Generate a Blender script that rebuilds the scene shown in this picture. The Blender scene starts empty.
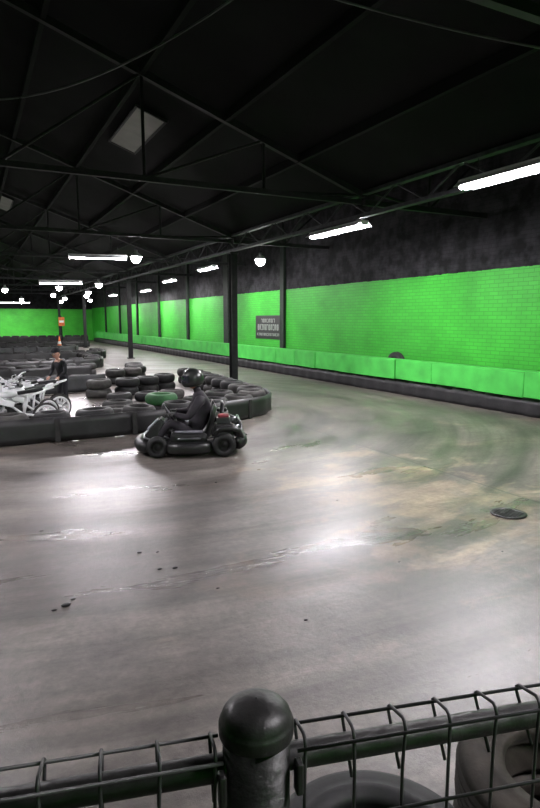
import bpy, math, random
from mathutils import Vector, Matrix, noise as mnoise
random.seed(7)
scene = bpy.context.scene
try:
    scene.view_settings.view_transform = 'Standard'
except Exception: pass

# ---------------------------------------------------------------- materials
def nodes(m):
    m.use_nodes = True
    nt = m.node_tree
    return nt, nt.nodes, nt.links
def mat(name, col, rough=0.6, metal=0.0, var=0.25, scale=8.0, bump=0.0, emit=None, es=0.0, coat=0.0, spec=0.5):
    m = bpy.data.materials.new(name)
    nt, N, L = nodes(m)
    b = N['Principled BSDF']
    tc = N.new('ShaderNodeTexCoord'); nz = N.new('ShaderNodeTexNoise')
    nz.inputs['Scale'].default_value = scale; nz.inputs['Detail'].default_value = 5
    L.new(tc.outputs['Object'], nz.inputs['Vector'])
    r = N.new('ShaderNodeValToRGB')
    c = Vector(col)
    r.color_ramp.elements[0].position = 0.3; r.color_ramp.elements[1].position = 0.7
    r.color_ramp.elements[0].color = (*(c*(1-var)), 1); r.color_ramp.elements[1].color = (*(c*(1+var)), 1)
    L.new(nz.outputs['Fac'], r.inputs['Fac']); L.new(r.outputs['Color'], b.inputs['Base Color'])
    b.inputs['Roughness'].default_value = rough; b.inputs['Metallic'].default_value = metal
    b.inputs['Coat Weight'].default_value = coat; b.inputs['Specular IOR Level'].default_value = spec
    if bump:
        bp = N.new('ShaderNodeBump'); bp.inputs['Strength'].default_value = bump; bp.inputs['Distance'].default_value = 0.01
        L.new(nz.outputs['Fac'], bp.inputs['Height']); L.new(bp.outputs['Normal'], b.inputs['Normal'])
    if emit:
        b.inputs['Emission Color'].default_value = (*emit, 1); b.inputs['Emission Strength'].default_value = es
    return m

M = {}
M['rubber'] = mat('rubber', (0.010, 0.010, 0.011), 0.65, var=0.4, scale=12, bump=0.3, spec=.35)
M['rubber_worn'] = mat('rubber_worn', (0.018, 0.0175, 0.017), 0.7, var=0.5, scale=9, bump=0.4, spec=.35)
M['rubber_dusty'] = mat('rubber_dusty', (0.036, 0.034, 0.032), 0.75, var=0.5, scale=9, bump=0.4)
M['rubber_tread'] = mat('rubber_tread', (0.024, 0.020, 0.016), 0.75, var=0.5, scale=14, bump=0.4, spec=.3)
M['belt'] = mat('conveyor_belt', (0.012, 0.012, 0.013), 0.5, var=0.8, scale=2.5, bump=0.6)
M['belt_grey'] = mat('belt_grey', (0.045, 0.047, 0.05), 0.6, var=0.5, scale=3, bump=0.4)
M['green_tyre'] = mat('green_tyre', (0.02, 0.10, 0.028), 0.7)
M['steel_dark'] = mat('steel_dark', (0.011, 0.011, 0.012), 0.65, 0.0, var=0.4, spec=.3)
M['steel_truss_lit'] = mat('steel_truss_lit', (0.02, 0.02, 0.022), 0.7, 0.0, var=0.4, spec=.3)
M['steel_girder'] = mat('steel_girder', (0.035, 0.035, 0.04), 0.7, 0.0, var=0.4, spec=.3)
M['roof'] = mat('roof_black', (0.0045, 0.0045, 0.005), 0.95, var=0.6, scale=1.0, spec=.2)
M['rail'] = mat('rail_black', (0.012, 0.0115, 0.0115), 0.45, 0.0, var=0.5, scale=25, bump=0.35, spec=.35)
M['wire'] = mat('wire_black', (0.02, 0.02, 0.021), 0.5, 0.0, var=0.3, spec=.4)
M['chrome'] = mat('chrome_rail', (0.25, 0.25, 0.27), 0.3, 0.9, var=0.1)
M['plastic_blk'] = mat('plastic_black', (0.010, 0.010, 0.011), 0.4, var=0.2, spec=.4)
M['plastic_wht'] = mat('plastic_white', (0.8, 0.8, 0.82), 0.4, var=0.08)
M['plate_grey'] = mat('plate_grey', (0.18, 0.18, 0.21), 0.35, var=0.2)
M['red'] = mat('paint_red', (0.22, 0.03, 0.04), 0.4)
M['orange'] = mat('paint_orange', (0.8, 0.16, 0.03), 0.5)
M['suit'] = mat('race_suit', (0.016, 0.013, 0.019), 0.8, var=0.3, bump=0.5)
M['cloth'] = mat('dark_clothes', (0.010, 0.010, 0.014), 0.85, var=0.3, bump=0.5)
M['skin'] = mat('skin', (0.5, 0.27, 0.2), 0.55, var=0.08)
M['hair'] = mat('hair', (0.03, 0.018, 0.01), 0.7)
M['helmet'] = mat('helmet_paint', (0.018, 0.02, 0.019), 0.32, coat=0.3)
M['visor'] = mat('visor', (0.02, 0.02, 0.03), 0.1, coat=0.5)
M['glove'] = mat('glove', (0.03, 0.03, 0.03), 0.7)
M['eye'] = mat('eye_dark', (0.02, 0.015, 0.01), 0.2)
M['housing'] = mat('lamp_housing', (0.5, 0.5, 0.5), 0.5, var=0.1)
M['skylight'] = mat('skylight_sheet', (0.16, 0.15, 0.135), 0.7, var=0.25, scale=2, emit=(0.75, 0.72, 0.65), es=0.03)
M['iron'] = mat('cast_iron', (0.02, 0.02, 0.02), 0.5, 0.6)
M['banner_text'] = mat('banner_text', (0.3, 0.34, 0.3), 0.6)
M['pilaster'] = mat('pilaster_paint', (0.010, 0.018, 0.012), 0.75, var=0.3, spec=.3)
def emis(name, col, s):
    m = bpy.data.materials.new(name); nt, N, L = nodes(m)
    b = N['Principled BSDF']; b.inputs['Base Color'].default_value = (0.8, 0.8, 0.8, 1)
    b.inputs['Emission Color'].default_value = (*col, 1); b.inputs['Emission Strength'].default_value = s
    return m
M['tube'] = emis('tube_glow', (1.0, 0.95, 1.0), 310)
M['tube_far'] = emis('tube_far_glow', (1.0, 0.95, 0.98), 250)
M['bulb'] = emis('bulb_glow', (1.0, 0.95, 0.98), 180)

def floor_mat():
    m = bpy.data.materials.new('worn_concrete'); nt, N, L = nodes(m); b = N['Principled BSDF']
    tc = N.new('ShaderNodeTexCoord')
    def noise(scale, vec_scale=(1, 1, 1), rot=0, detail=6, dist=0.0, rough=0.55, vec=None):
        mp = N.new('ShaderNodeMapping'); mp.inputs['Scale'].default_value = vec_scale; mp.inputs['Rotation'].default_value = (0, 0, rot)
        L.new(vec if vec else tc.outputs['Object'], mp.inputs['Vector'])
        n = N.new('ShaderNodeTexNoise'); n.inputs['Scale'].default_value = scale; n.inputs['Detail'].default_value = detail
        n.inputs['Distortion'].default_value = dist; n.inputs['Roughness'].default_value = rough
        L.new(mp.outputs['Vector'], n.inputs['Vector']); return n
    def ramp(src, p0, c0, p1, c1):
        r = N.new('ShaderNodeValToRGB'); e = r.color_ramp.elements
        e[0].position = p0; e[0].color = (*c0, 1); e[1].position = p1; e[1].color = (*c1, 1)
        L.new(src, r.inputs['Fac']); return r
    def mix(mode, fac, a, c):
        x = N.new('ShaderNodeMixRGB'); x.blend_type = mode
        if isinstance(fac, float): x.inputs[0].default_value = fac
        else: L.new(fac, x.inputs[0])
        for k, v in ((1, a), (2, c)):
            if isinstance(v, tuple): x.inputs[k].default_value = (*v, 1)
            else: L.new(v, x.inputs[k])
        return x
    def math_(op, a, c=None):
        x = N.new('ShaderNodeMath'); x.operation = op
        for k, v in ((0, a), (1, c)):
            if v is None: continue
            if isinstance(v, (int, float)): x.inputs[k].default_value = v
            else: L.new(v, x.inputs[k])
        return x.outputs[0]
    sp = N.new('ShaderNodeSeparateXYZ'); L.new(tc.outputs['Object'], sp.inputs[0])
    dx = math_('SUBTRACT', sp.outputs[0], 2.2); dy = math_('SUBTRACT', sp.outputs[1], 10.5)
    rr_ = math_('SQRT', math_('ADD', math_('MULTIPLY', dx, dx), math_('MULTIPLY', dy, dy)))
    an = math_('ARCTAN2', dy, math_('MULTIPLY', dx, 1.0))
    cb = N.new('ShaderNodeCombineXYZ'); L.new(rr_, cb.inputs[0]); L.new(math_('MULTIPLY', an, 5.0), cb.inputs[1])
    polar = cb.outputs[0]
    big = noise(0.5, detail=6, dist=0.6)
    base = ramp(big.outputs['Fac'], 0.34, (0.115, 0.10, 0.09), 0.68, (0.265, 0.237, 0.21))
    side = math_('GREATER_THAN', sp.outputs[0], 4.65)
    slab = ramp(noise(0.8, detail=7, dist=0.5).outputs['Fac'], 0.32, (0.105, 0.092, 0.080), 0.7, (0.18, 0.158, 0.138))
    m0 = mix('MIX', side, base.outputs['Color'], slab.outputs['Color'])
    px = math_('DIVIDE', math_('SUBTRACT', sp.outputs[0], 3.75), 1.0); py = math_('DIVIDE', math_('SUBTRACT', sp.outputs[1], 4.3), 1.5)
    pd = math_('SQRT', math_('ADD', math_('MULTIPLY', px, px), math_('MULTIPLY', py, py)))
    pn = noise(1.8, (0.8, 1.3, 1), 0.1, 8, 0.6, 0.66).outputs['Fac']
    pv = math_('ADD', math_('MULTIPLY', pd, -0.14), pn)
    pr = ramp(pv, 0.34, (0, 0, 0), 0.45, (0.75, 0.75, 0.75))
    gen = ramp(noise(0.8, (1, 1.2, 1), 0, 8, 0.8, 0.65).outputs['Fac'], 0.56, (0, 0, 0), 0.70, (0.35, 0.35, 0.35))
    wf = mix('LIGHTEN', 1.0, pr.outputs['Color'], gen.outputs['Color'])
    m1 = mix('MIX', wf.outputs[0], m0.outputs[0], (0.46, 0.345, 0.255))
    st = noise(1.0, (2.1, 0.28, 1), 0, 7, 0.4, 0.62, polar)
    sr = ramp(st.outputs['Fac'], 0.36, (0.42, 0.42, 0.44), 0.60, (1.1, 1.1, 1.1))
    m2 = mix('MULTIPLY', 0.75, m1.outputs[0], sr.outputs['Color'])
    st2 = noise(1.0, (8.0, 0.4, 1), 0.05, 5, 0.4, 0.62, polar)
    sr2 = ramp(st2.outputs['Fac'], 0.34, (0.42, 0.42, 0.42), 0.52, (1.03, 1.03, 1.03))
    m3 = mix('MULTIPLY', 0.5, m2.outputs[0], sr2.outputs['Color'])
    st3 = noise(1.0, (0.45, 6.0, 1), 0.28, 5, 0.3, 0.62)
    sr3 = ramp(st3.outputs['Fac'], 0.36, (0.45, 0.45, 0.45), 0.52, (1.03, 1.03, 1.03))
    m3 = mix('MULTIPLY', 0.4, m3.outputs[0], sr3.outputs['Color'])
    gr = ramp(noise(0.7, (0.7, 1.5, 1), 0.2, 8, 0.6, 0.62).outputs['Fac'], 0.32, (0.62, 0.62, 0.62), 0.50, (1, 1, 1))
    m3 = mix('MULTIPLY', 0.7, m3.outputs[0], gr.outputs['Color'])
    sc = noise(2.6, (1, 1, 1), 0, 9, 0.6, 0.75)
    scr = ramp(sc.outputs['Fac'], 0.34, (0.66, 0.66, 0.66), 0.64, (1.12, 1.12, 1.12))
    m3 = mix('MULTIPLY', 0.85, m3.outputs[0], scr.outputs['Color'])
    fine = noise(16, detail=8, rough=0.75)
    fr = ramp(fine.outputs['Fac'], 0.32, (0.5, 0.5, 0.5), 0.65, (1.2, 1.2, 1.2))
    m4 = mix('MULTIPLY', 0.75, m3.outputs[0], fr.outputs['Color'])
    jl = math_('LESS_THAN', math_('ABSOLUTE', math_('SUBTRACT', sp.outputs[0], 4.65)), 0.014)
    m5 = mix('MIX', math_('MULTIPLY', jl, 0.75), m4.outputs[0], (0.04, 0.04, 0.04))
    L.new(m5.outputs[0], b.inputs['Base Color'])
    rr = N.new('ShaderNodeMapRange'); rr.inputs['From Min'].default_value = 0.34; rr.inputs['From Max'].default_value = 0.66
    rr.inputs['To Min'].default_value = 0.25; rr.inputs['To Max'].default_value = 0.46
    rn = noise(1.0, (1.5, 0.45, 1), 0.0, 6, 0.4, 0.58, polar)
    L.new(rn.outputs['Fac'], rr.inputs['Value'])
    rs = math_('ADD', rr.outputs[0], math_('MULTIPLY', side, 0.10))   # un-polished slab beside the wall
    L.new(rs, b.inputs['Roughness'])
    b.inputs['Specular IOR Level'].default_value = 0.65
    bp = N.new('ShaderNodeBump'); bp.inputs['Strength'].default_value = 0.35; bp.inputs['Distance'].default_value = 0.01
    L.new(fine.outputs['Fac'], bp.inputs['Height']); L.new(bp.outputs['Normal'], b.inputs['Normal'])
    return m
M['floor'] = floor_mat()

def brick_mat(name, axis, split, green, dark, mortar=0.6):
    m = bpy.data.materials.new(name); nt, N, L = nodes(m); b = N['Principled BSDF']
    tc = N.new('ShaderNodeTexCoord'); sp = N.new('ShaderNodeSeparateXYZ'); cb = N.new('ShaderNodeCombineXYZ')
    L.new(tc.outputs['Object'], sp.inputs[0]); L.new(sp.outputs[axis], cb.inputs[0]); L.new(sp.outputs[2], cb.inputs[1])
    br = N.new('ShaderNodeTexBrick'); br.inputs['Scale'].default_value = 1
    br.inputs['Brick Width'].default_value = 0.23; br.inputs['Row Height'].default_value = 0.078; br.inputs['Mortar Size'].default_value = 0.006
    br.inputs['Color1'].default_value = (1, 1, 1, 1); br.inputs['Color2'].default_value = (0.88, 0.88, 0.88, 1); br.inputs['Mortar'].default_value = (mortar, mortar, mortar, 1)
    L.new(cb.outputs[0], br.inputs['Vector'])
    nz = N.new('ShaderNodeTexNoise'); nz.inputs['Scale'].default_value = 0.8; nz.inputs['Detail'].default_value = 7
    L.new(tc.outputs['Object'], nz.inputs['Vector'])
    r = N.new('ShaderNodeValToRGB'); r.color_ramp.elements[0].color = (0.76, 0.76, 0.76, 1); r.color_ramp.elements[1].color = (1.08, 1.08, 1.08, 1)
    r.color_ramp.elements[0].position = 0.32; r.color_ramp.elements[1].position = 0.62
    L.new(nz.outputs['Fac'], r.inputs['Fac'])
    nb = N.new('ShaderNodeTexNoise'); nb.inputs['Scale'].default_value = 5; L.new(tc.outputs['Object'], nb.inputs['Vector'])
    ad = N.new('ShaderNodeMath'); ad.operation = 'MULTIPLY_ADD'; ad.inputs[1].default_value = 0.05
    L.new(nb.outputs['Fac'], ad.inputs[0]); L.new(sp.outputs[2], ad.inputs[2])
    gt = N.new('ShaderNodeMath'); gt.operation = 'GREATER_THAN'; gt.inputs[1].default_value = split+.025
    L.new(ad.outputs[0], gt.inputs[0])
    nd = N.new('ShaderNodeTexNoise'); nd.inputs['Scale'].default_value = 3.5; nd.inputs['Detail'].default_value = 7; L.new(tc.outputs['Object'], nd.inputs['Vector'])
    rd = N.new('ShaderNodeValToRGB'); rd.color_ramp.elements[0].position = .38; rd.color_ramp.elements[1].position = .62
    rd.color_ramp.elements[0].color = (*(Vector(dark)*.35), 1); rd.color_ramp.elements[1].color = (*(Vector(dark)*1.9), 1)
    L.new(nd.outputs['Fac'], rd.inputs['Fac'])
    mx = N.new('ShaderNodeMixRGB'); mx.inputs[1].default_value = (*green, 1); L.new(rd.outputs[0], mx.inputs[2])
    L.new(gt.outputs[0], mx.inputs[0])
    a = N.new('ShaderNodeMixRGB'); a.blend_type = 'MULTIPLY'; a.inputs[0].default_value = 1
    L.new(mx.outputs[0], a.inputs[1]); L.new(br.outputs['Color'], a.inputs[2])
    c = N.new('ShaderNodeMixRGB'); c.blend_type = 'MULTIPLY'; c.inputs[0].default_value = 1
    L.new(a.outputs[0], c.inputs[1]); L.new(r.outputs[0], c.inputs[2])
    L.new(c.outputs[0], b.inputs['Base Color'])
    mr = N.new('ShaderNodeMath'); mr.operation = 'MULTIPLY_ADD'; mr.inputs[1].default_value = .35; mr.inputs[2].default_value = .55
    L.new(gt.outputs[0], mr.inputs[0]); L.new(mr.outputs[0], b.inputs['Roughness']); b.inputs['Specular IOR Level'].default_value = .3
    bp = N.new('ShaderNodeBump'); bp.inputs['Strength'].default_value = 0.6; bp.inputs['Distance'].default_value = 0.015
    L.new(br.outputs['Color'], bp.inputs['Height']); L.new(bp.outputs['Normal'], b.inputs['Normal'])
    return m
GREEN = (0.04, 0.41, 0.03)
M['wall_r'] = brick_mat('painted_brick_side', 1, 2.69, GREEN, (0.017, 0.017, 0.019), .62)
M['wall_f'] = brick_mat('painted_brick_end', 0, 2.6, (0.06, 0.5, 0.04), (0.006, 0.006, 0.007), 0.8)
M['board'] = mat('green_board', (0.055, 0.42, 0.06), 0.55, var=0.22, scale=2.5, spec=.3)

# ---------------------------------------------------------------- mesh builder
class MB:
    def __init__(s): s.v = []; s.f = []; s.mi = []; s.sm = []; s.mats = []; s.X = Matrix.Identity(4)
    def m(s, key):
        if key not in s.mats: s.mats.append(key)
        return s.mats.index(key)
    def add(s, vs, fs, key, smooth=False):
        o = len(s.v); k = s.m(key)
        s.v += [tuple(s.X @ Vector(p)) for p in vs]
        for f in fs: s.f.append([i+o for i in f]); s.mi.append(k); s.sm.append(smooth)
    def box(s, c, d, key, rot=None):
        c = Vector(c); vs = []
        for x in (-.5, .5):
            for y in (-.5, .5):
                for z in (-.5, .5):
                    p = Vector((x*d[0], y*d[1], z*d[2]))
                    if rot is not None: p = rot @ p
                    vs.append(c+p)
        s.add(vs, [(0,1,3,2),(4,6,7,5),(0,4,5,1),(2,3,7,6),(0,2,6,4),(1,5,7,3)], key)
    def bbox(s, c, d, key, bev=0.02, rot=None):
        c = Vector(c); hx, hy, hz = d[0]/2, d[1]/2, d[2]/2; bev = min(bev, hx*.9, hy*.9, hz*.9)
        def ring(ix, z):
            pts = []
            r = bev
            for sx, sy, a0 in ((1,1,0),(-1,1,90),(-1,-1,180),(1,-1,270)):
                for k in range(4):
                    a = math.radians(a0+k*30)
                    pts.append(Vector((sx*(hx-r)+math.cos(a)*(r-ix), sy*(hy-r)+math.sin(a)*(r-ix), z)))
            return pts
        rings = [ring(bev*.7, -hz), ring(bev*.2, -hz+bev*.35), ring(0, -hz+bev), ring(0, hz-bev), ring(bev*.2, hz-bev*.35), ring(bev*.7, hz)]
        vs = []; fs = []
        for r in rings:
            for p in r:
                if rot is not None: p = rot @ p
                vs.append(c+p)
        n = 16
        for i in range(5):
            for j in range(n): fs.append((i*n+j, i*n+(j+1) % n, (i+1)*n+(j+1) % n, (i+1)*n+j))
        fs.append(tuple(reversed(range(n)))); fs.append(tuple(range(5*n, 6*n)))
        s.add(vs, fs, key, False)
    def tube(s, pts, r, key, seg=8, closed=False, flat=1.0):
        pts = [Vector(p) for p in pts]; n = len(pts)
        rs = r if isinstance(r, (list, tuple)) else [r]*n
        vs = []; fs = []; up = None
        for i, p in enumerate(pts):
            if closed: t = pts[(i+1) % n]-pts[i-1]
            else: t = pts[min(i+1, n-1)]-pts[max(i-1, 0)]
            t.normalize()
            if up is None:
                up = Vector((0, 0, 1)) if abs(t.z) < .9 else Vector((1, 0, 0))
            side = t.cross(up)
            if side.length < 1e-4: side = t.cross(Vector((1, .3, 0)))
            side.normalize(); u2 = side.cross(t).normalized(); up = u2
            for k in range(seg):
                a = 2*math.pi*k/seg
                vs.append(p+side*math.cos(a)*rs[i]+u2*math.sin(a)*rs[i]*flat)
        m = n if closed else n-1
        for i in range(m):
            for k in range(seg):
                a = i*seg+k; b = i*seg+(k+1) % seg; i2 = (i+1) % n
                fs.append((a, b, i2*seg+(k+1) % seg, i2*seg+k))
        if not closed:
            fs.append(tuple(reversed(range(seg)))); fs.append(tuple(range((n-1)*seg, n*seg)))
        s.add(vs, fs, key, seg > 6)
    def cyl(s, a, b, r, key, seg=16): s.tube([a, b], r, key, seg)
    def lathe(s, prof, key, seg=24, X=Matrix.Identity(4), closed=True):
        vs = []; fs = []; n = len(prof)
        for k in range(seg):
            a = 2*math.pi*k/seg
            for (r, z) in prof: vs.append(X @ Vector((r*math.cos(a), r*math.sin(a), z)))
        for k in range(seg):
            k2 = (k+1) % seg
            for i in range(n if closed else n-1):
                j = (i+1) % n
                fs.append((k*n+i, k2*n+i, k2*n+j, k*n+j))
        s.add(vs, fs, key, True)
    def ball(s, c, rad, key, X=None, seg=16, rings=10, fn=None):
        vs = []; fs = []
        for i in range(rings+1):
            th = math.pi*i/rings
            for k in range(seg):
                a = 2*math.pi*k/seg
                p = Vector((math.sin(th)*math.cos(a), math.sin(th)*math.sin(a), math.cos(th)))
                if fn: p = fn(p)
                p = Vector((p.x*rad[0], p.y*rad[1], p.z*rad[2]))
                if X is not None: p = X @ p
                vs.append(Vector(c)+p)
        for i in range(rings):
            for k in range(seg): fs.append((i*seg+k, (i+1)*seg+k, (i+1)*seg+(k+1) % seg, i*seg+(k+1) % seg))
        s.add(vs, fs, key, True)
    def tyre(s, c, R=.29, w=.19, key='rubber', seg=22, X=Matrix.Identity(4), hi=False, rim=.55):
        ri = R*rim; T = Matrix.Translation(Vector(c)) @ X
        if hi:
            pr = [(ri, .03), (ri+.01, .008), (R*.66, .003), (R*.70, 0), (R*.72, .004), (R*.78,.006), (R*.86, .008), (R*.93, .018), (R*.975, .032), (R*.975, .036)]
            z = .036; st = (w-.072)/4
            for g in range(4):
                pr += [(R*.995, z+.001), (R, z+st-.009), (R-.011, z+st-.008), (R-.011, z+st-.001)]; z += st
            pr += [(R*.975, w-.034), (R*.93, w-.018), (R*.86, w-.008), (R*.78, w-.006), (R*.72, w-.004), (R*.70, w), (R*.66, w-.003), (ri+.01, w-.008), (ri, w-.03), (ri+.035, w/2)]
        else:
            pr = [(ri, .03), (ri+.02, .0), (R*.86, .004), (R*.96, .035), (R, w*.38), (R, w*.62), (R*.96, w-.035), (R*.86, w-.004), (ri+.02, w), (ri, w-.03), (ri+.03, w/2)]
        s.lathe(pr, key, seg, T)
    def obj(s, name, parent=None):
        me = bpy.data.meshes.new(name); me.from_pydata(s.v, [], s.f)
        for k in s.mats: me.materials.append(M[k])
        me.polygons.foreach_set('material_index', s.mi); me.polygons.foreach_set('use_smooth', s.sm)
        me.update()
        o = bpy.data.objects.new(name, me); scene.collection.objects.link(o)
        if parent: o.parent = parent
        return o
def empty(name, loc=(0, 0, 0), rz=0):
    e = bpy.data.objects.new(name, None); e.location = loc; e.rotation_euler = (0, 0, rz)
    e.empty_display_size = .2; scene.collection.objects.link(e); return e

# ---------------------------------------------------------------- room shell
XR, XL, YF, YB = 9.3, -9.3, 52.0, -3.0
VX, VZ, RX, RZ = 6.3, 3.95, -1.5, 6.65
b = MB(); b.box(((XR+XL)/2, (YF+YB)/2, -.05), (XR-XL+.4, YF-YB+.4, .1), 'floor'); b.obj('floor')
b = MB(); b.box((XR+.1, (YF+YB)/2, 2.6), (.2, YF-YB, 5.2), 'wall_r'); b.obj('wall_right')
b = MB(); b.box((XL-.1, (YF+YB)/2, 2.1), (.2, YF-YB, 4.2), 'wall_f'); b.obj('wall_left')
b = MB(); b.box(((XR+XL)/2, YF+.1, 3.5), (XR-XL+.4, .2, 7), 'wall_f'); b.obj('wall_far')
b = MB(); b.box(((XR+XL)/2, YB-.1, 3.5), (XR-XL+.4, .2, 7), 'wall_f'); b.obj('wall_back')
b = MB()
prof = [(XR+.2, 5.15), (VX, VZ), (RX, RZ), (XL-.2, VZ)]
for (x0, z0), (x1, z1) in zip(prof[:-1], prof[1:]):
    b.add([(x0, YB-.2, z0), (x0, YF+.2, z0), (x1, YF+.2, z1), (x1, YB-.2, z1), (x0, YB-.2, z0+.1), (x0, YF+.2, z0+.1), (x1, YF+.2, z1+.1), (x1, YB-.2, z1+.1)],
          [(0,1,2,3),(7,6,5,4),(0,4,5,1),(2,6,7,3)], 'roof')
for i in range(1, 6):
    t = i/6; x = VX+(RX-VX)*t; z = VZ+(RZ-VZ)*t-.07
    b.box((x, (YF+YB)/2, z), (.07, YF-YB, .13), 'roof')
for i in range(1, 3):
    t = i/3; x = VX+(XR-VX)*t; z = VZ+(5.1-VZ)*t-.06
    b.box((x, (YF+YB)/2, z), (.07, YF-YB, .13), 'roof')
b.obj('ceiling')
def roofz(x): return VZ+(RZ-VZ)*(VX-x)/(VX-RX)
sl = math.atan2(RZ-VZ, VX-RX)
for (x, y, l, w) in ((2.88, 11.05, 2.1, .52), (1.2, 22.5, 2.4, .6), (1.2, 34, 2.4, .6)):
    R = Matrix.Rotation(sl, 3, 'Y')
    b = MB(); b.box((x, y, roofz(x)-.06), (w, l, .02), 'skylight', R)
    for s_ in (-1, 1):
        b.box(Vector((x, y, roofz(x)-.065))+R @ Vector((s_*w/2, 0, 0)), (.04, l+.04, .04), 'steel_dark', R)
        b.box(Vector((x, y+s_*l/2, roofz(x)-.065)), (w, .04, .04), 'steel_dark', R)
    b.obj('skylight_panel')

for i, y in enumerate((17.3, 22.1, 26.9, 31.7, 36.5, 41.3, 46.1)):
    b = MB(); wd = .26 if i != 1 else .5
    b.bbox((XR-.05, y, 2.2), (.1, wd, 4.4), 'pilaster', .015); b.box((XR-.055, y, .2), (.11, wd+.06, .4), 'pilaster'); b.obj('trim_%d' % (i+1))

for y in (3.0, 14.6, 26.2, 37.8, 49.4):
    b = MB()
    for s_ in (-1, 1): b.box((VX, y+s_*.085, 1.74), (.17, .018, 3.48), 'steel_dark')
    b.box((VX, y, 1.74), (.02, .17, 3.48), 'steel_dark'); b.box((VX, y, .015), (.3, .3, .03), 'steel_dark'); b.box((VX, y, 3.45), (.26, .26, .03), 'steel_dark')
    b.obj('steel_column')
b = MB()
for z in (3.52, 3.9):
    b.box((VX, (YF+YB)/2, z), (.12, YF-YB-.1, .06), 'steel_girder')
y = YB+.1; k = 0
while y < YF-.8:
    a, c = (3.52, 3.9) if k % 2 == 0 else (3.9, 3.52)
    b.cyl((VX, y, a), (VX, y+.72, c), .018, 'steel_girder', 6); y += .72; k += 1
b.obj('lattice_girder')
for y in [3.0+5.8*i for i in range(9)]:
    b = MB(); zb = 3.75; TK = 'steel_truss_lit' if y > 10 else 'steel_dark'  # farther trusses get paler steel: their lit look is put into the colour
    b.box(((VX+XL)/2, y, zb), (VX-XL-.1, .07, .08), TK)
    for sx, ex in ((VX, RX), (XL, RX)):
        a = Vector((sx, y, VZ-.08)); c = Vector((ex, y, RZ-.12)); d = c-a
        b.box((a+c)/2, (d.length, .09, .1), TK, Matrix.Rotation(-math.atan2(d.z, d.x), 3, 'Y'))
        n = 4
        for i in range(1, n+1):
            t = i/n; p = a.lerp(c, t); t0 = (i-1)/n; q = a.lerp(c, t0)
            b.cyl((p.x, y, zb), (p.x, y, p.z), .025, TK, 6)
            b.cyl((p.x, y, zb), (q.x, y, max(q.z, zb)), .022, TK, 6)
    a = Vector((VX, y, VZ-.08)); c = Vector((XR-.02, y, 4.98)); d = c-a
    b.box((a+c)/2, (d.length, .09, .1), TK, Matrix.Rotation(-math.atan2(d.z, d.x), 3, 'Y'))
    b.box(((VX+XR)/2, y, zb), (XR-VX-.04, .08, .09), TK)
    b.cyl((7.8, y, zb), (7.8, y, 4.45), .028, TK, 6); b.cyl((7.8, y, zb), (VX+.1, y, 3.95), .025, TK, 6); b.cyl((7.8, y, zb), (9.2, y, 4.95), .025, TK, 6)
    b.obj('roof_truss')
def cable(a, c, sag, name='ceiling_cable', r=.012):
    a = Vector(a); c = Vector(c); b = MB()
    b.tube([a.lerp(c, t/20)-Vector((0, 0, sag*4*(t/20)*(1-t/20))) for t in range(21)], r, 'belt_grey', 6); b.obj(name)
cable((-1.0, 12.4, 5.9), (3.0, 3.9, 4.98), .95)
cable((2.2, 6.0, 5.3), (5.8, 3.6, 4.05), .12)

# ---------------------------------------------------------------- lamps
def fluoro(x, y, z, l=1.5, ang=0, key='tube', r=.026, twin=True, rodtop=3.7):
    e = empty('fluorescent_light', (x, y, z), ang)
    b = MB()
    b.bbox((0, 0, .06), (.16, l+.06, .06), 'housing', .02)
    for s_ in (-1, 1):
        b.add([(s_*.08, -l/2, .06), (s_*.17, -l/2, -.015), (s_*.17, l/2, -.015), (s_*.08, l/2, .06), (s_*.08, -l/2, .066), (s_*.176, -l/2, -.011), (s_*.176, l/2, -.011), (s_*.08, l/2, .066)],
              [(0,1,2,3),(7,6,5,4),(1,5,6,2),(0,4,5,1),(3,2,6,7)], 'housing')
        b.box((0, s_*(l/2+.01), .03), (.14, .03, .07), 'housing')
        b.cyl((0, s_*l*.35, .08), (0, s_*l*.35, rodtop-z), .006, 'steel_dark', 6)
    b.obj('housing', e)
    b = MB()
    for s_ in ((-1, 1) if twin else (0,)): b.cyl((s_*.04, -l/2, .0), (s_*.04, l/2, .0), r, key, 10)
    b.obj('tubes', e)
def lamp(x, y, z, key='bulb', r=.09, rodtop=3.75):
    e = empty('high_bay_lamp', (x, y, z)); b = MB()
    b.lathe([(.04, .2), (.05, .14), (.12, .07), (.17, .02), (.175, .01), (.16, .02), (.11, .07), (.03, .12)], 'housing', 20, closed=True)
    b.cyl((0, 0, .18), (0, 0, rodtop-z), .008, 'steel_dark', 6); b.obj('shade', e)
    b = MB(); b.ball((0, 0, -.03), (r, r, r), key, seg=14, rings=8); b.obj('bulb', e)
fluoro(5.8, 5.1, 3.4, 1.6, r=.03)
fluoro(6.45, 9.85, 3.4, 1.8, r=.03)
fluoro(3.25, 16.9, 3.4, 1.5, math.radians(76), r=.028)
fluoro(2.7, 20.4, 2.9, 1.3, math.radians(70), r=.03)
fluoro(7.2, 18.9, 3.4, 1.3, key='tube', r=.032)
fluoro(7.9, 25.4, 3.4, 1.3, key='tube_far', r=.035)
fluoro(8.2, 30.5, 3.2, 1.3, key='tube_far', r=.035)
fluoro(7.9, 37.0, 3.2, 1.3, key='tube_far', r=.035)
lamp(7.5, 15.4, 3.4, r=.135); lamp(4.15, 16.3, 3.4, r=.13)
for (x, y) in ((3.5, 27), (5.4, 31), (4.2, 35), (7.6, 43), (5.5, 40), (3.2, 44), (6.2, 47), (1.5, 30), (0.0, 40), (4.6, 24), (6.0, 35)):
    lamp(x, y, 3.1, 'bulb', .12)
fluoro(3.0, 48.5, 3.0, 2.2, math.radians(90), key='tube_far'); fluoro(-1.5, 48.0, 3.0, 2.2, math.radians(90), key='tube_far')
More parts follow.
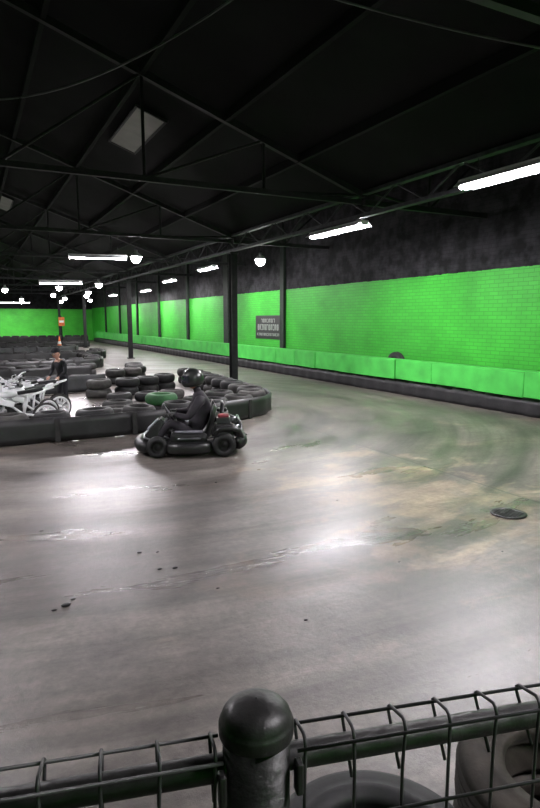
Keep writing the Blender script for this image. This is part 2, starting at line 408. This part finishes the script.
fluoro(-1.5, 6.5, 3.4, 1.6); fluoro(-1.2, 13.5, 3.4, 1.6)
fluoro(2.6, -0.8, 3.4, 1.6, math.radians(90))

# ---------------------------------------------------------------- barriers
def resample(path, step):
    P = [Vector((p[0], p[1], 0)) for p in path]
    out = []
    for i in range(len(P)-1):
        p0 = P[max(i-1, 0)]; p1 = P[i]; p2 = P[i+1]; p3 = P[min(i+2, len(P)-1)]
        for k in range(20):
            t = k/20
            out.append(.5*((2*p1)+(-p0+p2)*t+(2*p0-5*p1+4*p2-p3)*t*t+(-p0+3*p1-3*p2+p3)*t*t*t))
    out.append(P[-1])
    res = [out[0]]; acc = 0
    for a, c in zip(out[:-1], out[1:]):
        d = (c-a).length; pos = 0
        while acc+d-pos >= step:
            pos += step-acc; acc = 0; res.append(a.lerp(c, pos/d))
        acc += d-pos
    return res
def belt(mb, pts, z0, z1, th, key, bulge=0.0, per=6, wav=.012, ripple=.03):
    n = len(pts); vs = []; fs = []
    rows = [(z0, 0), (z0+(z1-z0)*.25, bulge), (z0+(z1-z0)*.48, bulge*.3), (z0+(z1-z0)*.75, bulge), (z1, 0)]
    for i, p in enumerate(pts):
        t = (pts[min(i+1, n-1)]-pts[max(i-1, 0)]).normalized(); nr = Vector((t.y, -t.x, 0))
        w = wav*math.sin(i*2*math.pi/per)+.01*mnoise.noise(p*1.3)
        for side in (0, 1):
            for (z, bb) in rows:
                zz = z+(ripple*mnoise.noise(Vector((p.x*.9, p.y*.9, 3.3))) if z == z1 else 0)
                q = p+nr*(w+bb-side*th); vs.append((q.x, q.y, zz))
    R = len(rows); S = 2*R
    for i in range(n-1):
        a = i*S; c = (i+1)*S
        for k in range(R-1):
            fs.append((a+k, c+k, c+k+1, a+k+1)); fs.append((a+R+k, a+R+k+1, c+R+k+1, c+R+k))
        fs.append((a+R-1, c+R-1, c+S-1, a+S-1)); fs.append((a, a+R, c+R, c))
    for a in (0, (n-1)*S):
        fs.append([a+k for k in range(R)]+[a+S-1-k for k in range(R)])
    mb.add(vs, fs, key, True)
def tyre_barrier(path, h=2, R=.285, w=.2, key='belt', belted=True, name='tyre_barrier', jit=.018, rows=1, bh=.86):
    b = MB()
    pts = resample(path, .1)
    if belted:
        belt(b, pts, .01, h*w*bh, .02, key, .016)
        for i in range(5, len(pts)-2, 11):
            t = (pts[i+1]-pts[i-1]).normalized(); nr = Vector((t.y, -t.x, 0)); a = math.atan2(t.y, t.x)
            b.box(pts[i]+nr*.022+Vector((0, 0, h*w*bh/2)), (.07, .014, h*w*bh*.96), 'rubber_worn', Matrix.Rotation(a, 3, 'Z'))
    for row in range(rows):
        cen = []
        for i, p in enumerate(pts):
            t = (pts[min(i+1, len(pts)-1)]-pts[max(i-1, 0)]).normalized(); nr = Vector((-t.y, t.x, 0))
            cen.append(p+nr*(R+.045+row*2.05*R))
        last = None; k = 0
        for c in cen:
            if last is not None and (c-last).length < 2*R+.012: continue
            last = c
            for j in range(h):
                tilt = Matrix.Rotation(random.uniform(-.04, .04), 4, 'X') @ Matrix.Rotation(random.uniform(-.04, .04), 4, 'Y') if j == h-1 else Matrix.Identity(4)
                b.tyre((c.x+random.uniform(-jit, jit), c.y+random.uniform(-jit, jit), j*w), R*random.uniform(.9, 1.0), w*random.uniform(.92, 1.0), random.choice(('rubber', 'rubber', 'rubber_worn', 'rubber_worn', 'rubber_dusty')), X=tilt)
            k += 1
    return b.obj(name)
tyre_barrier([(-5, 8.1), (-2, 8.3), (.24, 8.5), (2.3, 8.6), (3.9, 8.95), (4.8, 9.55), (5.2, 10.5), (5.3, 11.8), (5.45, 13.4), (5.5, 15.2)])
tyre_barrier([(-3, 13.8), (0, 14.05), (1.6, 14.25), (2.9, 14.5)], key='belt_grey', belted=True, bh=1.0)
tyre_barrier([(2.7, 11.9), (3.9, 12.0), (4.3, 12.4)], h=1, belted=False, name='tyre_row')
tyre_barrier([(2.5, 12.9), (3.4, 13.1), (4.4, 13.7)], h=2, belted=False, name='tyre_row')
tyre_barrier([(3.6, 15.6), (4.4, 16.4), (4.8, 18.5)], h=2, belted=False, name='tyre_row')
tyre_barrier([(-4, 17.6), (1.2, 17.9), (3.2, 18.2)], h=2, key='belt')
tyre_barrier([(-4, 20.6), (1.2, 20.9), (3.6, 21.2), (4.3, 22.2), (4.3, 25)], h=2)
tyre_barrier([(-3, 26.0), (3, 26.2), (5.2, 26.8), (5.5, 29)], h=2)
tyre_barrier([(-2, 31.5), (4, 32), (5.2, 33.5)], h=2, key='belt_grey')
tyre_barrier([(-2, 38), (6.8, 39)], h=2)
tyre_barrier([(-2, 45), (7.8, 45.5)], h=3)
def stack(x, y, n, R=.29, key='rubber', hi=False, w=.19, name='tyre_stack', seg=24, top=None):
    b = MB()
    for j in range(n): b.tyre((x+random.uniform(-.015, .015), y+random.uniform(-.015, .015), j*w), R, w, top if (top and j == n-1) else key, seg, hi=hi)
    return b.obj(name)
stack(2.2, 10.3, 1, key='rubber_dusty'); stack(3.95, 11.0, 1, key='rubber_worn'); stack(3.0, 10.3, 2, key='rubber_worn', top='green_tyre'); stack(4.1, 10.2, 2, key='rubber_worn')
stack(3.3, 11.2, 1, key='rubber'); stack(2.4, 11.1, 1, key='rubber_worn')

b = MB(); y = -2.2
while y < 48:
    b.tyre((8.98, y, 0), .22, .155, 'rubber', 20); b.tyre((8.98, y+random.uniform(-.02, .02), .155), .22, .145, random.choice(('rubber', 'rubber_worn')), 20); y += .445
pts = [Vector((8.735+.025*mnoise.noise(Vector((0, (-2.5+.12*i)*.35, 1))), -2.5+.12*i, 0)) for i in range(int(51/.12))]
belt(b, pts, .0, .285, -.012, 'rubber', -.022, 4, .016, .035)
b.obj('tyre_barrier')
b = MB(); y = -2.4
while y < 48:
    dx = random.uniform(-.02, .02); dz = random.uniform(-.012, .012)
    b.bbox((8.76+dx, y+.6, .56+dz), (.03, 1.19, .45), 'board', .008, Matrix.Rotation(random.uniform(-.01, .01), 3, 'X'))
    b.box((8.80, y+.02, .57), (.05, .06, .4), 'board'); y += 1.2
b.box((8.85, 22.8, .79), (.16, 50.4, .025), 'board')
b.obj('green_board_fence')
b = MB(); b.tyre((8.98, 11.15, .64), .30, .17, 'rubber', 36, Matrix.Rotation(math.radians(86), 4, 'Y'), hi=True); b.obj('spare_tyre')

b = MB(); b.bbox((XR-.015, 18.45, 1.45), (.02, 2.0, .82), 'plastic_blk', .008)
for r_, (z, wd, n) in enumerate(((1.68, 1.1, 7), (1.45, 1.65, 11), (1.2, 1.75, 15))):
    for i in range(n):
        yy = 18.45+(-.5+(i+.5)/n)*wd; hh = (.13, .2, .09)[r_]; u = wd/n
        b.box((XR-.029, yy-u*.25, z), (.006, u*.2, hh), 'banner_text')
        if (i*7+r_) % 3 != 0: b.box((XR-.029, yy+u*.2, z), (.006, u*.2, hh), 'banner_text')
        b.box((XR-.029, yy, z+hh*.42), (.006, u*.6, hh*.2), 'banner_text')
        if (i*5+r_) % 2: b.box((XR-.029, yy, z-hh*.42), (.006, u*.6, hh*.2), 'banner_text')
b.obj('wall_banner')

b = MB(); b.lathe([(0.001, .001), (.13, .001), (.155, .004), (.155, .010), (.135, .012), (.125, .008), (.001, .008)], 'iron', 28, closed=False)
for i in range(-3, 4): b.box((i*.033, 0, .010), (.012, .21*math.sqrt(1-(i/4.2)**2), .006), 'iron')
o = b.obj('drain_cover'); o.location = (4.14, 3.49, 0.0)
b = MB()
for (x, y, r) in ((.40, 3.50, .02), (.45, 3.56, .012), (.33, 3.47, .012), (1.05, 3.75, .012), (1.0, 4.1, .014), (1.12, 4.05, .01), (1.3, 3.3, .009), (.9, 4.6, .012), (2.6, 3.1, .009), (2.2, 5.6, .01), (3.0, 4.5, .009), (1.6, 2.7, .009), (.4, 4.9, .012), (3.4, 2.9, .008), (1.15, 3.72, .014)):
    b.ball((x, y, r*.3), (r*1.5, r, r*.4), 'rubber', seg=7, rings=4)
b.obj('rubber_debris')

for (x, y) in ((4.6, 36.6),):
    b = MB(); b.bbox((0, 0, .02), (.38, .38, .04), 'rubber', .02)
    b.lathe([(.15, .04), (.1, .3), (.07, .5), (.03, .74), (.001, .75)], 'orange', 18, closed=False); b.lathe([(.108, .3), (.08, .46)], 'plastic_wht', 18, closed=False)
    o = b.obj('traffic_cone'); o.location = (x, y, 0)
b = MB(); x, y = 5.6, 43.0
b.cyl((x, y, 0), (x, y, 2.0), .04, 'steel_dark', 8); b.cyl((x, y, 0), (x, y, .03), .2, 'steel_dark', 16); b.bbox((x, y-.06, 1.6), (.4, .03, .6), 'orange', .01); b.box((x, y-.08, 1.6), (.3, .01, .15), 'plastic_wht')
b.obj('marshal_sign')

# ---------------------------------------------------------------- figures
def skinned(name, joints, bones, parent, matof, sub=2):
    names = list(joints); me = bpy.data.meshes.new(name+'_skel')
    me.from_pydata([joints[n][0] for n in names], [(names.index(a), names.index(c)) for a, c in bones], [])
    o = bpy.data.objects.new(name+'_skel', me); scene.collection.objects.link(o)
    sk = o.modifiers.new('skin', 'SKIN'); sk.use_smooth_shade = True
    ss = o.modifiers.new('sub', 'SUBSURF'); ss.levels = sub; ss.render_levels = sub
    for i, n in enumerate(names):
        r = joints[n][1]; r = (r, r) if not isinstance(r, tuple) else r
        me.skin_vertices[0].data[i].radius = r; me.skin_vertices[0].data[i].use_root = (i == 0)
    bpy.context.view_layer.update()
    dg = bpy.context.evaluated_depsgraph_get()
    nm = bpy.data.meshes.new_from_object(o.evaluated_get(dg)); bpy.data.objects.remove(o)
    keys = sorted(set(matof(n) for n in names)); nm.materials.clear()
    for k in keys: nm.materials.append(M[k])
    for p in nm.polygons:
        c = p.center; n = min(names, key=lambda q: (Vector(joints[q][0])-c).length)
        p.material_index = keys.index(matof(n)); p.use_smooth = True
    nm.name = name; ob = bpy.data.objects.new(name, nm); scene.collection.objects.link(ob); ob.parent = parent
    return ob
def hand(mb, wrist, palmdir, curl, side, key, scale=1.0):
    w = Vector(wrist); d = Vector(palmdir).normalized(); c = Vector(curl).normalized(); l = d.cross(c).normalized()*side
    rot = Matrix((l, d, c)).transposed()
    mb.ball(w+d*.045*scale, (.042*scale, .055*scale, .018*scale), key, rot, 12, 8)
    for i, (ln, off) in enumerate(((.07, -.03), (.08, -.01), (.074, .01), (.058, .029))):
        p = w+d*.082*scale+l*off*scale
        q = [p-d*.02, p+d*ln*.4*scale+c*.012*scale, p+d*ln*.55*scale+c*.04*scale, p+d*ln*.25*scale+c*.058*scale]
        mb.tube(q, [.0095*scale, .009*scale, .008*scale, .006*scale], key, 8)
    p = w+d*.03*scale-l*.035*scale
    mb.tube([p, p-l*.022*scale+d*.02*scale+c*.01*scale, p-l*.022*scale+d*.045*scale+c*.032*scale, p-l*.01*scale+d*.06*scale+c*.045*scale], [.012*scale, .011*scale, .01*scale, .007*scale], key, 8)
def headmesh(mb, c, X, s=1.0, hair=True):
    def fn(p):
        x, y, z = p
        if x > 0:
            w = math.exp(-((y/.22)**2+((z+.08)/.28)**2)); x += .2*w*max(0, x)
            for sy in (-1, 1): x -= .1*math.exp(-(((y-sy*.36)/.18)**2+((z-.05)/.15)**2))
            x += .05*math.exp(-((y/.3)**2+((z+.45)/.1)**2))
        k = 1-.22*max(0, -z); y *= k
        return Vector((x, y, z))
    mb.ball(c, (.098*s, .078*s, .122*s), 'skin', X, 28, 20, fn)
    C = Vector(c)
    for sy in (-1, 1):
        mb.ball(C+X @ Vector((.084*s, sy*.03*s, .008*s)), (.011*s, .013*s, .009*s), 'plastic_wht', X, 8, 6)
        mb.ball(C+X @ Vector((.093*s, sy*.03*s, .008*s)), (.004*s, .005*s, .005*s), 'eye', X, 8, 6)
        mb.ball(C+X @ Vector((-.005*s, sy*.08*s, -.005*s)), (.02*s, .01*s, .032*s), 'skin', X, 10, 8)
    mb.tube([C+X @ Vector((.083*s, -.025*s, -.06*s)), C+X @ Vector((.097*s, 0, -.062*s)), C+X @ Vector((.083*s, .025*s, -.06*s))], .005*s, 'red', 6)
    if hair:
        def hf(p):
            z = p.z
            if p.x > .2 and z < .45: return Vector((p.x*.8, p.y*.9, max(z, .3)*.9))
            if z < -.35: z = -.35
            return Vector((p.x, p.y, z))
        mb.ball(C+X @ Vector((-.008*s, 0, .012*s)), (.104*s, .087*s, .124*s), 'hair', X, 24, 16, hf)

KX, KY, KA = 2.50, 7.24, math.radians(160)
kart = empty('go_kart', (KX, KY, 0), KA)
b = MB()
for s_ in (-1, 1):
    b.tube([(-.22, s_*.40, .12), (-.20, s_*.50, .13), (-.05, s_*.53, .13), (.12, s_*.53, .13), (.24, s_*.49, .13), (.26, s_*.40, .12)], .055, 'plastic_blk', 10, flat=1.35)
    b.tube([(-.20, s_*.44, .235), (-.05, s_*.48, .24), (.12, s_*.48, .24), (.24, s_*.42, .235)], .012, 'chrome', 8)
b.tube([(.52, .42, .13), (.62, .30, .12), (.67, .1, .12), (.67, -.1, .12), (.62, -.30, .12), (.52, -.42, .13)], .06, 'plastic_blk', 12, flat=1.15)
b.tube([(.48, .36, .21), (.58, .24, .22), (.61, 0, .225), (.58, -.24, .22), (.48, -.36, .21)], .013, 'chrome', 8)
b.tube([(-.60, .46, .17), (-.66, .3, .17), (-.66, -.3, .17), (-.60, -.46, .17)], .065, 'plastic_blk', 12, flat=1.25)
b.obj('bumpers', kart)
b = MB()
b.bbox((.02, 0, .055), (1.0, .56, .025), 'plate_grey', .02)
for s_ in (-1, 1):
    b.tube([(.58, s_*.22, .09), (.3, s_*.28, .08), (-.2, s_*.3, .09), (-.60, s_*.3, .11)], .016, 'chrome')
    b.bbox((.02, s_*.39, .21), (.46, .16, .19), 'plastic_blk', .05, Matrix.Rotation(math.radians(-4), 3, 'Y'))
    b.bbox((.02, s_*.39, .312), (.34, .09, .02), 'plate_grey', .01)
    b.cyl((.30, s_*.25, .1), (.41, s_*.34, .135), .014, 'chrome', 8)
b.cyl((-.42, -.40, .13), (-.42, .40, .13), .02, 'chrome'); b.cyl((.42, -.3, .12), (.42, .3, .12), .015, 'chrome')
b.obj('chassis', kart)
b = MB()
vs = [(.62, -.17, .12), (.62, .17, .12), (.58, .16, .24), (.58, -.16, .24), (.38, -.11, .44), (.38, .11, .44), (.34, .11, .40), (.34, -.11, .40), (.46, -.18, .1), (.46, .18, .1)]
b.add(vs, [(0, 1, 2, 3), (3, 2, 5, 4), (4, 5, 6, 7), (0, 3, 4, 7, 8), (1, 9, 6, 5, 2), (7, 6, 9, 8), (0, 8, 9, 1)], 'plastic_blk')
b.bbox((.49, 0, .355), (.015, .17, .19), 'plate_grey', .006, Matrix.Rotation(math.radians(-46), 3, 'Y'))
b.obj('nose_fairing', kart)
b = MB()
for (x, y, R, w) in ((.41, .43, .135, .13), (.41, -.43, .135, .13), (-.42, .43, .15, .19), (-.42, -.43, .15, .19)):
    X = Matrix.Rotation(math.radians(90), 4, 'X')
    b.tyre((x, y+w/2, R), R, w, 'rubber', 28, X, rim=.45)
    b.lathe([(.001, w*.3), (.02, w*.3), (.04, w*.4), (R*.47, w*.35), (R*.49, w*.1), (R*.45, w*.5), (R*.49, w*.9), (R*.47, w*.65), (.04, w*.6), (.001, w*.7)], 'iron', 20, Matrix.Translation((x, y+w/2, R)) @ X, closed=False)
b.obj('wheels', kart)
b = MB()
prof_ = [(.12, .1), (.02, .085), (-.14, .1), (-.24, .2), (-.3, .4), (-.33, .56)]
vs = []; fs = []
for (x, z) in prof_:
    for k in range(9):
        u = -1+k/4; vs.append((x+.05*u*u, u*.2, z+.09*u*u))
for i in range(5):
    for k in range(8): fs.append((i*9+k, i*9+k+1, (i+1)*9+k+1, (i+1)*9+k))
b.add(vs, fs, 'plastic_blk', True); so = b.obj('seat', kart); md = so.modifiers.new('t', 'SOLIDIFY'); md.thickness = .015
b = MB()
sc = Vector((.27, 0, .5)); sr = Matrix.Rotation(math.radians(-55), 3, 'Y')
b.tube([sc+sr @ Vector((.14*math.cos(a), .14*math.sin(a), 0)) for a in [2*math.pi*k/24 for k in range(24)]], .013, 'plastic_blk', 8, closed=True)
for a in (0, 2.1, 4.2): b.cyl(sc, sc+sr @ Vector((.14*math.cos(a), .14*math.sin(a), 0)), .009, 'chrome', 6)
b.cyl(sc, (.46, 0, .14), .013, 'chrome', 8); b.obj('steering_wheel', kart)
b = MB()
for s_ in (-1, 1):
    b.bbox((-.42, s_*.25, .3), (.24, .2, .2), 'iron', .03)
    for k in range(5): b.box((-.42, s_*.25, .41+k*.014), (.17, .15, .006), 'chrome')
    b.bbox((-.42, s_*.25, .49), (.14, .12, .045), 'red' if s_ > 0 else 'plastic_blk', .02)
    b.cyl((-.50, s_*.3, .32), (-.62, s_*.3, .34), .04, 'chrome', 14)
    b.tube([(-.30, s_*.50, .28), (-.36, s_*.50, .36), (-.50, s_*.50, .37), (-.60, s_*.48, .33), (-.64, s_*.42, .24)], [.03, .035, .035, .035, .04], 'plastic_blk', 10)
b.tube([(-.60, -.42, .17), (-.64, -.4, .38), (-.64, .4, .38), (-.60, .42, .17)], .018, 'chrome', 8)
b.tube([(-.38, -.2, .1), (-.42, -.18, .62), (-.42, .18, .62), (-.38, .2, .1)], .018, 'plastic_blk', 8)
b.obj('engine', kart)
drv = empty('kart_driver', (KX, KY, 0), KA)
J = {'pelvis': ((-.06, 0, .24), (.13, .16)), 'belly': ((-.11, 0, .38), (.11, .14)), 'chest': ((-.15, 0, .56), (.12, .17)), 'collar': ((-.13, 0, .69), (.08, .11)), 'neck': ((-.10, 0, .77), .055), 'head': ((-.07, 0, .86), .05)}
B = [('pelvis', 'belly'), ('belly', 'chest'), ('chest', 'collar'), ('collar', 'neck'), ('neck', 'head')]
for s_, t in ((1, 'l'), (-1, 'r')):
    J['sh'+t] = ((-.12, s_*.19, .67), .068); J['el'+t] = ((.03, s_*.27, .47), .05); J['wr'+t] = ((.2, s_*.16, .5), .033)
    J['hip'+t] = ((0, s_*.1, .23), .092); J['kn'+t] = ((.26, s_*.16, .40), .065); J['an'+t] = ((.42, s_*.13, .17), .044); J['toe'+t] = ((.50, s_*.13, .22), .035)
    B += [('collar', 'sh'+t), ('sh'+t, 'el'+t), ('el'+t, 'wr'+t), ('pelvis', 'hip'+t), ('hip'+t, 'kn'+t), ('kn'+t, 'an'+t), ('an'+t, 'toe'+t)]
skinned('body', J, B, drv, lambda n: 'rubber' if n.startswith('toe') else 'suit')
b = MB(); HC = Vector((-.04, 0, .935)); HX = Matrix.Rotation(math.radians(8), 3, 'Y')
def hfn(p):
    x, y, z = p
    if z < -.55: z = -.55-.25*(abs(z)-.55)
    if x > .3 and z < .0: x *= 1.12
    return Vector((x, y, z))
headmesh(b, HC-Vector((0, 0, .01)), HX, .95, False); b.obj('face', drv)
b = MB()
b.ball(HC, (.142, .125, .148), 'helmet', HX, 30, 20, hfn); b.obj('helmet', drv)
b = MB(); vs = []; fs = []
for i in range(5):
    for k in range(13):
        a = math.radians(-72+k*12); e = math.radians(-12+i*9.5)
        vs.append(HC+HX @ Vector((.155*math.cos(e)*math.cos(a), .134*math.cos(e)*math.sin(a), .152*math.sin(e))))
for i in range(4):
    for k in range(12): fs.append((i*13+k, i*13+k+1, (i+1)*13+k+1, (i+1)*13+k))
b.add(vs, fs, 'visor', True); b.obj('visor', drv)
b = MB()
for s_ in (1, -1): hand(b, (.19, s_*.155, .5), (.8, -s_*.15, .12), (.1, -s_*.2, -.9), -s_, 'glove')
b.obj('hands', drv)

PX, PY, PA = 1.55, 12.2, math.radians(215)
per = empty('standing_boy', (PX, PY, 0), PA)
J = {'pelvis': ((-.03, 0, .57), (.09, .115)), 'belly': ((-.01, 0, .67), (.08, .105)), 'chest': ((.03, 0, .79), (.088, .125)), 'collar': ((.06, 0, .88), (.058, .085)), 'neck': ((.08, 0, .93), .04), 'head': ((.10, 0, .985), .036)}
B = [('pelvis', 'belly'), ('belly', 'chest'), ('chest', 'collar'), ('collar', 'neck'), ('neck', 'head')]
for s_, t in ((1, 'l'), (-1, 'r')):
    J['sh'+t] = ((.05, s_*.14, .86), .048); J['el'+t] = ((.08, s_*.19, .69), .037); J['wr'+t] = ((.20, s_*.13, .60), .024)
    J['hip'+t] = ((-.02, s_*.07, .54), .068); J['kn'+t] = ((.01, s_*.085, .29), .048); J['an'+t] = ((-.03, s_*.09, .06), .033); J['toe'+t] = ((.10, s_*.10, .03), .028)
    B += [('collar', 'sh'+t), ('sh'+t, 'el'+t), ('el'+t, 'wr'+t), ('pelvis', 'hip'+t), ('hip'+t, 'kn'+t), ('kn'+t, 'an'+t), ('an'+t, 'toe'+t)]
skinned('body', J, B, per, lambda n: 'rubber' if n.startswith('toe') else ('skin' if n in ('neck', 'head') else 'cloth'))
hx = Matrix.Rotation(math.radians(16), 3, 'Y'); hc = Vector((.125, 0, 1.055))
b = MB(); headmesh(b, hc, hx, .88); b.obj('head', per)
b = MB()
b.ball(hc+hx @ Vector((-.006, 0, .035)), (.096, .082, .085), 'cloth', hx, 24, 14, lambda p: Vector((p.x, p.y, max(p.z, -.05))))
b.ball(hc+hx @ Vector((.095, 0, .038)), (.065, .06, .008), 'cloth', hx, 18, 8)
b.obj('cap', per)
b = MB()
for s_ in (1, -1): hand(b, (.195, s_*.13, .603), (.75, -s_*.2, -.5), (-.4, 0, -.8), -s_, 'skin', .8)
b.obj('hands', per)

def minibike(x, y, rz, lean=8, sc=1.08):
    e = empty('mini_motorbike', (x, y, 0), rz); e.rotation_euler = (math.radians(lean), 0, rz); e.scale = (sc, sc, sc)
    b = MB(); X = Matrix.Rotation(math.radians(90), 4, 'X')
    for wx in (-.42, .42):
        b.tyre((wx, .025, .19), .19, .05, 'rubber_dusty', 28, X, rim=.86)
        b.tube([(wx+.15*math.cos(a), 0, .19+.15*math.sin(a)) for a in [2*math.pi*k/24 for k in range(24)]], .02, 'plastic_wht', 8, closed=True)
        for k in range(10):
            a = 2*math.pi*k/10; b.cyl((wx, 0, .19), (wx+.145*math.cos(a), 0, .19+.145*math.sin(a)), .008, 'plastic_wht', 6)
        b.cyl((wx, -.05, .19), (wx, .05, .19), .025, 'chrome', 12)
    for s_ in (-1, 1):
        b.cyl((.42, s_*.055, .19), (.27, s_*.055, .62), .019, 'plastic_wht', 8)
        b.tube([(-.42, s_*.06, .19), (-.1, s_*.06, .24), (.2, s_*.05, .5)], .018, 'plastic_wht', 8)
        b.tube([(-.1, s_*.06, .24), (-.18, s_*.06, .5), (-.42, s_*.05, .56)], .016, 'plastic_wht', 8)
        b.tube([(.27, 0, .64), (.24, s_*.14, .69), (.19, s_*.26, .70)], .012, 'plastic_wht', 8); b.cyl((.2, s_*.2, .70), (.18, s_*.28, .70), .018, 'rubber', 10)
        b.bbox((.12, s_*.085, .42), (.2, .02, .08), 'plastic_wht', .009, Matrix.Rotation(math.radians(-18), 3, 'Y'))
    b.ball((.08, 0, .54), (.15, .06, .055), 'plastic_wht', None, 16, 10)
    b.bbox((-.22, 0, .565), (.36, .11, .05), 'plastic_blk', .024, Matrix.Rotation(math.radians(6), 3, 'Y'))
    b.bbox((-.47, 0, .58), (.18, .08, .025), 'plastic_wht', .011, Matrix.Rotation(math.radians(14), 3, 'Y'))
    b.tube([(.42+.23*math.cos(a), 0, .19+.23*math.sin(a)) for a in [math.radians(30+k*14) for k in range(9)]], .026, 'plastic_wht', 8, flat=.4)
    b.bbox((.33, 0, .62), (.025, .12, .12), 'plastic_wht', .01, Matrix.Rotation(math.radians(-20), 3, 'Y'))
    b.bbox((0, 0, .3), (.2, .12, .14), 'iron', .03); b.tube([(.08, -.08, .26), (-.1, -.1, .2), (-.4, -.1, .3)], [.02, .02, .03], 'chrome', 10)
    b.cyl((-.02, .1, .22), (-.05, .2, .02), .01, 'chrome', 6)
    b.obj('frame', e)
for (x, y, a, l) in ((.70, 10.0, 212, 9), (.36, 10.25, 238, -9), (.88, 10.55, 196, 12), (.05, 9.95, 255, 7), (.30, 11.0, 165, -12), (-.5, 10.5, 210, 10), (.52, 9.62, 190, 4), (.60, 10.85, 225, -7), (.15, 10.6, 120, 8), (.95, 11.2, 150, -5)):
    minibike(x, y, math.radians(a), l)

# ---------------------------------------------------------------- foreground fence
P0 = Vector((.336, .707, 0)); d = Vector((.970, -.243, 0)).normalized(); n = Vector((-d.y, d.x, 0))
def F(s, o, z): return P0+d*s+n*o+Vector((0, 0, z))
fence = empty('mesh_fence')
b = MB()
for s in (-1.6, 0, 1.6):
    X = Matrix.Translation(F(s, .0, 0))
    b.lathe([(.001, 0), (.050, 0), (.050, 1.115), (.001, 1.115)], 'rail', 40, X, closed=False)
    b.lathe([(.050, 1.100), (.0545, 1.101), (.0555, 1.104), (.0555, 1.118), (.0545, 1.1215), (.0525, 1.1235), (.0520, 1.127), (.050, 1.133), (.045, 1.1395), (.037, 1.1455), (.027, 1.150), (.014, 1.153), (.001, 1.154)], 'rail', 40, X, closed=False)
    b.lathe([(.044, 0), (.09, 0), (.09, .012), (.044, .012)], 'rail', 24, X)
b.obj('posts', fence)
b = MB(); b.cyl(F(-1.6, 0, 1.052), F(1.6, 0, 1.052), .0195, 'rail', 20); b.cyl(F(-1.6, 0, .12), F(1.6, 0, .12), .0205, 'rail', 20); b.obj('rails', fence)
b = MB(); wr = .0027
sp = .0775
ss = [-.066-sp*i for i in range(20)]+[.066+sp*i for i in range(20)]
for s in ss:
    o = -.03; js = random.uniform(-.003, .003)
    b.tube([F(s, o, .06), F(s, o, 1.03), F(s+js, o-.001, 1.090), F(s+js, o+.004, 1.098), F(s+js, o+.010, 1.101), F(s, o+.050, 1.094), F(s, o+.056, 1.088), F(s, o+.055, 1.080), F(s, o+.010, 1.015)], wr, 'wire', 8)
for (o, z) in ((-.034, 1.086), (.022, 1.087), (-.034, .96), (-.034, .76), (-.034, .56), (-.034, .36), (-.034, .16)):
    for a0, a1 in ((-1.56, -.054), (.054, 1.56)): b.cyl(F(a0, o, z), F(a1, o, z), wr, 'wire', 8)
b.obj('wire_mesh', fence)
b = MB()
for s_ in (-1, 1):
    b.bbox(F(s_*.056, -.034, 1.045), (.012, .02, .05), 'rail', .004, Matrix.Rotation(math.atan2(d.y, d.x), 3, 'Z'))
b.obj('clamps', fence)
stack(.80, .98, 3, R=.29, hi=True, seg=64, w=.145, key='rubber'); stack(1.365, .90, 3, R=.29, hi=True, seg=64, w=.17, key='rubber_tread')
stack(-.9, 1.45, 2, R=.29, hi=True, seg=48)

# ---------------------------------------------------------------- world & camera
w = bpy.data.worlds.new('World'); scene.world = w; w.use_nodes = True
w.node_tree.nodes['Background'].inputs[0].default_value = (.6, .7, 1, 1); w.node_tree.nodes['Background'].inputs[1].default_value = .01
cam = bpy.data.cameras.new('Camera'); co = bpy.data.objects.new('Camera', cam); scene.collection.objects.link(co)
cam.sensor_fit = 'VERTICAL'; cam.sensor_height = 36; cam.lens = 584/808*36; cam.clip_start = .02; cam.clip_end = 200
co.location = (0, 0, 1.7); co.rotation_euler = (math.radians(90-8.18), 0, math.radians(-26.9))
scene.camera = co
